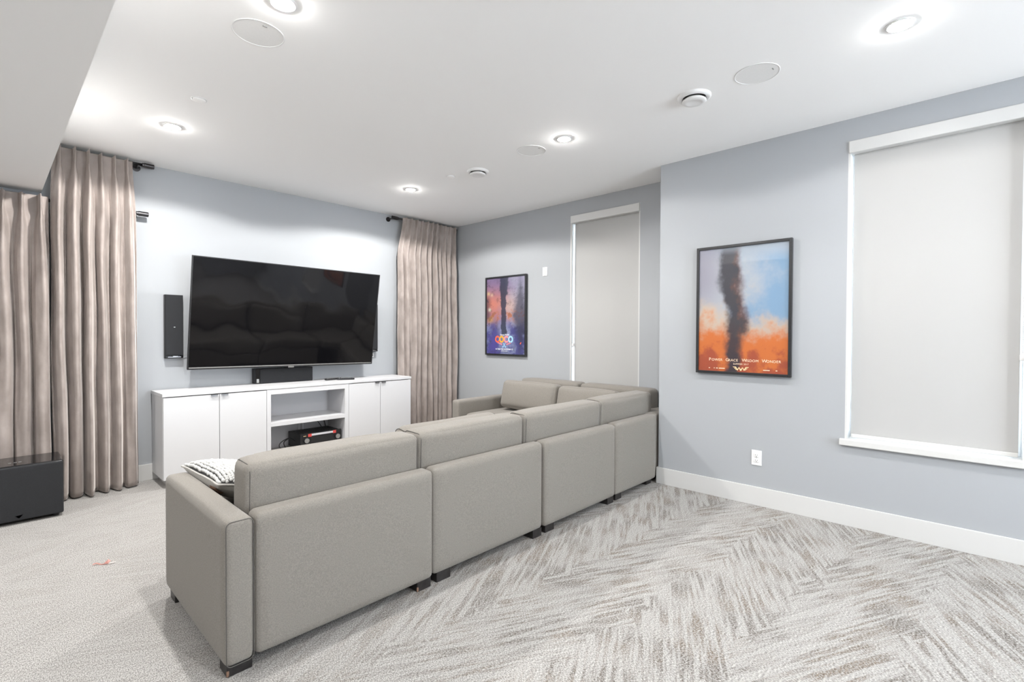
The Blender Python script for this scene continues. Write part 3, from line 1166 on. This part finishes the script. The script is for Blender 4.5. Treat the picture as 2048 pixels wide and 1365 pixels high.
# end section along the recessed wall
s = thing('sofa_section', 'grey sofa section with the far arm, along the recessed wall', 'sofa', (3.9, 3.5, 0), (0, 0, 0), 'sections of the grey sectional sofa')
o0 = s.location.copy()
kids = [block('back_frame', s, 4.31, CXR, 2.94, 4.115, SZ0, SZT, .026, (.004, 0, .003)),
        block('seat_base', s, 3.52, 4.32, 2.94, 3.99, SZ0, .27, .015),
        block('seat_cushion', s, 3.50, 4.30, 2.945, 3.985, .27, .440, .04, (.01, 0, .016)),
        block('arm', s, 3.42, CXR - .08, 3.995, 4.105, SZ0, .578, .024, (0, .004, .004)),
        leg(s, 3.44, 3.53, 4.01, 4.09), leg(s, 4.25, 4.34, 4.01, 4.09), leg(s, 3.54, 3.62, 2.96, 3.04), leg(s, 4.25, 4.34, 2.96, 3.04)]
for k in kids:
    k.location = k.location - o0


def cushion(name, label, loc, rot, hx, hy, hz, r, bulge, seed, group, pipe=None):
    t = thing(name, label, 'cushion', loc, rot, group)
    obj('cover', soft(hx, hy, hz, r, 16, bulge, .004, seed), M['fabric'], t, True)
    if pipe:
        for sx in pipe:
            bm = bmesh.new()
            tube(bm, [(sx * (hx - .012), a * 1.0, b) for a, b in rrect(hy - .0075, hz - .0075, r)], .0022, 6, True)
            obj('piping', bm, M['piping'], t, True)
    return t


# bolsters standing behind the back frames
G1 = 'bolsters along the sofa back'
bz0, bz1 = .446, .772
bols = [(.700, 1.528, 2.055, 'long grey bolster at the near end arm, in front of the knitted pillow', 0),
        (1.542, 2.356, 2.068, 'grey bolster second from the near end arm', 0),
        (2.380, 3.262, 2.075, 'grey bolster third from the near end arm', 0),
        (3.274, 4.115, 2.085, 'grey bolster on the corner section, facing the camera', 0)]
for i, (x0, x1, y0, lb, a) in enumerate(bols):
    z1 = bz1 + (.004 if i == 3 else 0)
    cushion('bolster', lb, ((x0 + x1) / 2, y0 + .040 + .085, (bz0 + z1) / 2), (math.radians(2), 0, 0), (x1 - x0) / 2, .085, (z1 - bz0) / 2, .034, (.006, .012, .008), i * 3.3, G1, (-1, 1))
cushion('bolster', 'grey bolster end seen dark at the wall corner, along the recessed wall', (4.306, 2.60, .614), (0, 0, 0), .088, .40, .165, .034, (.012, .006, .006), 20, G1, (0,)[:0])
cushion('bolster', 'grey bolster farthest from the camera, along the recessed wall', (4.306, 3.425, .616), (0, 0, 0), .088, .40, .165, .034, (.012, .006, .006), 25, G1, (0,)[:0])

# loose back cushions leaning on the bolsters
G2 = 'loose back cushions on the sofa'
for i, (x0, x1, dz, lb) in enumerate(((.80, 1.53, .016, 'loose grey back cushion peeping over the bolster nearest the end arm'),
                                      (1.60, 2.38, .036, 'loose grey back cushion peeping over the second bolster'),
                                      (2.42, 3.20, .012, 'loose grey back cushion peeping over the third bolster'))):
    cushion('back_cushion', lb, ((x0 + x1) / 2, 2.385, .572 + dz), (math.radians(9), 0, 0), (x1 - x0) / 2, .082, .142, .045, (.01, .014, .010), 40 + i * 2.7, G2, (-1, 1))
cushion('back_cushion', 'loose grey back cushion leaning beside the far arm', (3.99, 3.47, .620), (0, math.radians(12), 0), .085, .375, .150, .045, (.025, .01, .012), 61, G2)
cushion('back_cushion', 'loose grey back cushion leaning between the far cushion and the corner', (3.99, 2.735, .610), (0, math.radians(12), 0), .085, .335, .150, .045, (.025, .01, .012), 67, G2)


# knitted throw pillow leaning on the near arm
def throw_pillow():
    t = thing('throw_pillow', 'cream throw pillow with chunky knitted face leaning on the near sofa arm', 'pillow',
              (.912, 2.688, .555), (0, math.radians(15), math.radians(3)))
    hw_, hd, n = .240, .240, 40

    def h(u, v, side):
        e = max(0, (1 - abs(u) ** 2.6)) ** .5 * max(0, (1 - abs(v) ** 2.6)) ** .5
        return side * (.066 if side > 0 else .094) * e

    def pos(u, v, side):
        # corners pull out, sides pull in a little
        x = u * hw_ * (1 - .06 * (1 - v * v) * abs(u))
        y = v * hd * (1 - .06 * (1 - u * u) * abs(v))
        z = h(u, v, side) + .006 * noise.noise(Vector((u * 2.3, v * 2.3, side * 3.0)))
        return Vector((x, y, z))

    for side, nm, m_ in ((1, 'knit_ground', 'yarn_dark'), (-1, 'linen_back', 'linen')):
        bm = bmesh.new()
        g = [[bm.verts.new(pos(-1 + 2 * i / n, -1 + 2 * j / n, side)) for j in range(n + 1)] for i in range(n + 1)]
        for i in range(n):
            for j in range(n):
                f = (g[i][j], g[i + 1][j], g[i + 1][j + 1], g[i][j + 1])
                bm.faces.new(f if side > 0 else f[::-1])
        obj(nm, bm, M[m_], t, True)
    # knotted yarn loops in rows across the knit face
    bm = bmesh.new()
    rows, cols = 30, 30
    for i in range(rows):
        for j in range(cols):
            u = -1 + 2 * (i + .5 + random.uniform(-.12, .12)) / rows
            v = -1 + 2 * (j + .5 + (.5 if i % 2 else 0)) / (cols + .5)
            if abs(v) > .99:
                continue
            p = pos(u, v, 1)
            dl = .02
            nrm = (pos(min(1, u + dl), v, 1) - pos(max(-1, u - dl), v, 1)).cross(pos(u, min(1, v + dl), 1) - pos(u, max(-1, v - dl), 1)).normalized()
            b_ = bmesh.new()
            bmesh.ops.create_icosphere(b_, subdivisions=2, radius=1)
            q = nrm.to_track_quat('Z', 'Y').to_matrix().to_4x4()
            s_ = random.uniform(.85, 1.1)
            S = Matrix.Diagonal((.0080 * s_, .0081 * s_, .0075, 1))
            merge(bm, b_, Matrix.Translation(p + nrm * random.uniform(.001, .005)) @ q @ S)
    k = obj('yarn_loops', bm, M['yarn'], t, True)
    k['kind'] = 'stuff'
    bm = bmesh.new()
    rim = [pos(-1 + 2 * a / 30, -1, 1) for a in range(30)] + [pos(1, -1 + 2 * a / 30, 1) for a in range(30)] + \
          [pos(1 - 2 * a / 30, 1, 1) for a in range(30)] + [pos(-1, 1 - 2 * a / 30, 1) for a in range(30)]
    tube(bm, rim, .005, 6, True)
    obj('edge_seam', bm, M['linen'], t, True)
    # leather tag on the linen side, towards the bolster end
    bm = bmesh.new()
    g = []
    for i in range(7):
        for j in range(7):
            u, v = -.985 + .20 * i / 6, -.86 + .34 * j / 6
            g.append(bm.verts.new(pos(u, v, -1) + Vector((-.004, 0, -.004))))
    for i in range(6):
        for j in range(6):
            bm.faces.new((g[i * 7 + j], g[i * 7 + j + 1], g[(i + 1) * 7 + j + 1], g[(i + 1) * 7 + j]))
    bmesh.ops.solidify(bm, geom=bm.faces[:], thickness=.002)
    obj('leather_tag', bm, M['leather'], t)
    return t


throw_pillow()


# ------------------------------------------------------------------ framed posters
def grid_print(name, w, h, nx, ny, colour, material, parent):
    me = bpy.data.meshes.new(name)
    vs_, fs, cols = [], [], []
    for j in range(ny + 1):
        for i in range(nx + 1):
            u, v = i / nx, j / ny
            vs_.append(((u - .5) * w, (v - .5) * h, 0))
            cols.append(colour(u, v))
    for j in range(ny):
        for i in range(nx):
            a = j * (nx + 1) + i
            fs.append((a, a + 1, a + nx + 2, a + nx + 1))
    me.from_pydata(vs_, [], fs)
    ca = me.color_attributes.new('print', 'FLOAT_COLOR', 'POINT')
    for k, c in enumerate(cols):
        ca.data[k].color = (max(0, c[0]) * .55, max(0, c[1]) * .55, max(0, c[2]) * .55, 1)
    me.materials.append(material)
    o = bpy.data.objects.new(name, me)
    C.objects.link(o)
    o.parent = parent
    return o


def lerp(a, b, t):
    t = max(0, min(1, t))
    return tuple(a[i] + (b[i] - a[i]) * t for i in range(3))


def fbm(x, y, z=0):
    return noise.fractal(Vector((x, y, z)), .6, 2.1, 5)


def art_smoke(u, v):
    n1, n2 = fbm(u * 2.6, v * 3.4, 1.0), fbm(u * 5.0 + 3, v * 6.5, 4.0)
    sky = lerp((.62, .66, .72), (.30, .50, .74), sstep(.25, .95, u + .25 * n1))
    sky = lerp(sky, (.50, .58, .68), sstep(.85, 1.0, v))
    mauve = (.40, .38, .48)
    c = lerp(sky, mauve, (1 - sstep(.05, .45, u)) * sstep(.35, .75, v) * .8)
    cream = (.83, .62, .45)
    fire = (.88, .22, .035)
    deep = (.42, .05, .03)
    hot = v + .13 * n1 + .06 * n2 + .16 * max(0, u - .45)
    c = lerp(c, cream, (1 - sstep(.38, .62, hot)) * .9)
    c = lerp(c, fire, 1 - sstep(.26, .46, hot))
    c = lerp(c, deep, (1 - sstep(.04, .20, hot + .08 * n2)) * .75)
    # dark column of smoke rising through the middle
    mid = .40 + .035 * math.sin(v * 5.0) + .05 * n1
    wid = (.10 + .055 * math.exp(-((v - .72) / .16) ** 2) + .03 * n2 + .03 * math.exp(-((v - .36) / .12) ** 2))
    d = abs(u - mid) / max(.02, wid)
    k = (1 - sstep(.45, 1.25, d + .35 * n2)) * (1 - sstep(.93, 1.0, v) * .55)
    dark = lerp((.030, .028, .045), (.16, .055, .035), sstep(.1, .9, (u - mid) / wid + .6 * n2))
    return lerp(c, dark, k * .96)


def art_night(u, v):
    n1, n2 = fbm(u * 3, v * 4.5, 9.0), fbm(u * 9, v * 16, 2.0)
    top = lerp((.30, .22, .42), (.44, .42, .58), sstep(.4, .9, u + .2 * n1))
    glow = (.86, .30, .22)
    c = lerp(top, glow, math.exp(-((v - .66) / .17) ** 2) * (1 - sstep(.2, .75, u + .1 * n1)) * 1.0)
    c = lerp(c, (.85, .60, .50), math.exp(-((v - .62) / .16) ** 2) * math.exp(-((u - .62) / .2) ** 2) * .75)
    c = lerp(c, (.80, .26, .10), math.exp(-((v - .50) / .07) ** 2) * sstep(-.1, .3, n2) * .9)
    low = lerp((.10, .10, .34), (.30, .34, .60), sstep(-.3, .4, n1 + .3 * n2))
    c = lerp(low, c, sstep(.30, .48, v + .05 * n2))
    c = lerp(c, (.62, .68, .92), math.exp(-((u - .45) / .12) ** 2) * math.exp(-((v - .33) / .10) ** 2) * .7)
    c = lerp(c, (.13, .10, .50), math.exp(-((u - .18) / .14) ** 2) * (1 - sstep(.1, .42, v)) * .7)
    c = lerp(c, (.85, .45, .12), math.exp(-((u - .10) / .10) ** 2) * math.exp(-((v - .45) / .04) ** 2) * .8)
    c = lerp(c, (.035, .035, .06), sstep(.05, .45, n2 - .1) * (.35 + .4 * (1 - sstep(.0, .2, min(u, 1 - u)))) * (1 - .5 * sstep(.8, 1, v)))
    c = lerp(c, (.05, .05, .09), (1 - sstep(.10, .26, abs(u - .88) + .4 * abs(v - .50) + .05 * n2)) * .8)
    c = lerp(c, (.05, .05, .09), (1 - sstep(.02, .16, u)) * (1 - sstep(.1, .2, abs(v - .60))) * .7)
    # dark reflected tower in the centre
    d = abs(u - .46 - .02 * n1) / (.075 + .05 * sstep(.72, .9, v) + .02 * n2)
    k = (1 - sstep(.7, 1.1, d)) * sstep(.20, .28, v)
    c = lerp(c, (.03, .04, .085), k * .92)
    # lamp points
    for lx, ly, col in ((.05, .80, (.95, .70, .35)), (.14, .78, (.95, .62, .45)), (.08, .585, (.95, .9, .75))):
        c = lerp(c, col, math.exp(-(((u - lx) / .035) ** 2 + ((v - ly) / .022) ** 2)))
    return c


def poster(name, label, xw, yc, zc, w, h, fr, dep, art, pm, nx, ny):
    t = thing(name, label, 'poster')
    mtx = Matrix(((0, 0, -1, xw), (-1, 0, 0, yc), (0, 1, 0, zc), (0, 0, 0, 1)))
    t.matrix_world = mtx
    for q in ((-w / 2, -w / 2 + fr, -h / 2, h / 2), (w / 2 - fr, w / 2, -h / 2, h / 2),
              (-w / 2 + fr, w / 2 - fr, h / 2 - fr, h / 2), (-w / 2 + fr, w / 2 - fr, -h / 2, -h / 2 + fr)):
        obj('frame_rail', B(q[0], q[1], q[2], q[3], .004, dep, bevel=.002), M['frame'], t)
    obj('backing_board', B(-w / 2 + .004, w / 2 - .004, -h / 2 + .004, h / 2 - .004, .001, dep - .014), M['black'], t)
    p = grid_print('print', w - 2 * fr + .004, h - 2 * fr + .004, nx, ny, art, pm, t)
    p.location = (0, 0, dep - .012)
    return t, p


def at(x, y, z=.0008):
    return Matrix.Translation((x, y, z))


pa, pra = poster('framed_poster', 'framed poster of orange smoke under a pale blue sky on the near right wall', XA, 1.312, 1.489, .695, 1.008, .020, .036, art_smoke, M['print_a'], 150, 220)
W_, H_ = .659, .972
yt = -.395
x = -.245
for word in ('POWER', 'GRACE', 'WISDOM', 'WONDER'):
    text('lettering', word[0], .034, at(x, yt + .002), M['ink'], pra, align='LEFT')
    text('lettering', word[1:], .027, at(x + (.031 if word[0] == 'W' else .022), yt), M['ink'], pra, align='LEFT', spacing=1.12)
    x += {'POWER': .130, 'GRACE': .122, 'WISDOM': .143, 'WONDER': .15}[word]
text('lettering', 'SUMMER 2017', .017, at(.000, yt - .028), M['ink'], pra, spacing=1.1)


def flat(name, polys, mtx, material, parent, depth=.0006):
    bm = bmesh.new()
    for p in polys:
        f = bm.faces.new([bm.verts.new((a, b, 0)) for a, b in p])
        r_ = bmesh.ops.extrude_face_region(bm, geom=[f])
        bmesh.ops.translate(bm, vec=(0, 0, depth), verts=[g for g in r_['geom'] if isinstance(g, bmesh.types.BMVert)])
    bmesh.ops.recalc_face_normals(bm, faces=bm.faces[:])
    o = obj(name, bm, material, parent)
    o.matrix_local = mtx
    return o


# winged W emblem
half = [[(.000, -.016), (.000, -.006), (.010, .010), (.016, .010), (.003, -.018)],
        [(.010, .010), (.016, .010), (.024, -.006), (.024, -.017)],
        [(.024, -.017), (.024, -.006), (.036, .014), (.060, .014), (.054, .008), (.040, .008)],
        [(.036, .003), (.050, .003), (.045, -.002), (.034, -.002)],
        [(.031, -.006), (.042, -.006), (.037, -.011), (.029, -.011)]]
flat('emblem', half + [[(-a, b) for a, b in p][::-1] for p in half], at(.000, yt - .062), M['gold'], pra)
for x0, x1 in ((-.245, -.235), (-.205, -.198), (-.188, -.172), (-.165, -.12), (.16, .205), (.245, .257)):
    flat('fine_print', [[(x0, -.003), (x1, -.003), (x1, .003), (x0, .003)]], at(0, yt - .066), M['ink'], pra)

pb, prb = poster('framed_poster', 'smaller framed poster of glowing night colours on the recessed wall beside the curtain', XB, 4.236, 1.516, .695, .985, .020, .036, art_night, M['print_b'], 120, 180)
tx = [-.125, -.047, .030, .107]
for k, (ch, m_) in enumerate(zip('COCO', ('ink_red', 'ink_orange', 'ink_pink', 'ink_blue'))):
    o = text('title_letter', ch, .108, at(tx[k] - .015, -.295), M[m_], prb, bold=.0055, squash=.92)
text('lettering', 'Disney PIXAR', .026, at(-.010, -.236), M['ink_white'], prb, spacing=1.05)
text('lettering', 'IN THEATRES NOVEMBER 22', .0235, at(-.018, -.415), M['ink_white'], prb, spacing=1.0)
flat('fine_print', [[(-.07, -.002), (.045, -.002), (.045, .002), (-.07, .002)]], at(-.005, -.437), M['ink_white'], prb)
st_ = [[(-.024, -.026), (-.016, -.030), (.022, .022), (.015, .027)], [(.024, -.026), (.016, -.030), (-.022, .022), (-.015, .027)]]
flat('emblem', st_ + [[(-.034, -.022), (-.022, -.036), (-.012, -.026), (-.022, -.012)], [(.034, -.022), (.022, -.036), (.012, -.026), (.022, -.012)]], at(-.016, -.362), M['ink_blue'], prb)
for s_ in (-1, 1):
    pl = []
    for q in range(4):
        a, b = .040 + q * .020, .004 + q * .006
        p = [(s_ * a, b - .012), (s_ * (a + .014), b - .008), (s_ * (a + .014), b + .010), (s_ * a, b + .006)]
        pl.append(p if s_ > 0 else p[::-1])
    flat('ornament', pl, at(-.016, -.355), M['ink_pink'], prb)
flat('fine_print', [[(.245, -.345), (.26, -.35), (.27, -.325), (.258, -.325)]], at(0, 0), M['ink_red'], prb)


# ------------------------------------------------------------------ wall plates
def frame_wall(t, xw, yc, zc):
    t.matrix_world = Matrix(((0, 0, -1, xw), (-1, 0, 0, yc), (0, 1, 0, zc), (0, 0, 0, 1)))


t = thing('wall_outlet', 'white double socket outlet low on the near right wall', 'outlet')
frame_wall(t, XA, 1.197, .360)
obj('plate', B(-.036, .036, -.057, .057, 0, .006, bevel=.002), M['plastic'], t)
for z in (.020, -.020):
    bm = soft(.0165, .0145, .003, .006, 6)
    bmesh.ops.translate(bm, vec=(0, z, .006), verts=bm.verts[:])
    r_ = obj('receptacle', bm, M['plastic'], t, True)
    bm = bmesh.new()
    box(bm, -.008, -.0055, z - .002, z + .007, .0085, .0094)
    box(bm, .0055, .008, z - .001, z + .006, .0085, .0094)
    cyl(bm, (0, z - .008, .0085), (0, z - .008, .0094), .0028, 12)
    obj('slots', bm, M['slot'], r_)
bm = bmesh.new()
cyl(bm, (0, 0, .0055), (0, 0, .0072), .003, 14)
obj('screw', bm, M['silver'], t)

t = thing('wall_sensor', 'small white control plate on the recessed wall between poster and window', 'wall plate')
frame_wall(t, XB, 3.622, 2.012)
obj('plate', B(-.034, .034, -.051, .051, 0, .007, bevel=.002), M['plastic'], t)
obj('rocker', B(-.017, .017, -.034, .034, .006, .0095, bevel=.0015), M['trim'], t)

# ------------------------------------------------------------------ wrapper on the carpet
t = thing('candy_wrapper', 'small torn pink and white wrapper on the carpet left of the sofa', 'litter', (.431, 3.516, 0), (0, 0, math.radians(-32)))
bm = bmesh.new()
pr = []
for i in range(13):
    s_ = i / 12
    yy = .006 * math.sin(s_ * 5)
    z = .004 + .004 * math.sin(s_ * 9)
    pr.append([bm.verts.new((-.05 + s_ * .075, yy - .004 + q * .004, z + (.004 if q == 1 else 0))) for q in range(3)])
for a, b in zip(pr, pr[1:]):
    for q in range(2):
        bm.faces.new((a[q], b[q], b[q + 1], a[q + 1]))
bmesh.ops.solidify(bm, geom=bm.faces[:], thickness=.0008)
obj('strip', bm, M['wrapper'], t)
bm = bmesh.new()
pts = [(.0, .004, .004), (.012, .026, .018), (.026, .020, .010), (.022, .004, .005), (.010, .012, .012)]
vv = [bm.verts.new(p) for p in pts]
for f in ((0, 1, 4), (1, 2, 4), (2, 3, 4), (3, 0, 4)):
    bm.faces.new([vv[q] for q in f])
bmesh.ops.solidify(bm, geom=bm.faces[:], thickness=.0008)
obj('flap', bm, M['wrapper'], t)
bm = bmesh.new()
vv = [bm.verts.new(p) for p in ((.022, -.004, .003), (.050, -.002, .006), (.056, .008, .010), (.026, .006, .006))]
bm.faces.new(vv)
bmesh.ops.solidify(bm, geom=bm.faces[:], thickness=.0008)
obj('white_end', bm, M['wrapper_white'], t)
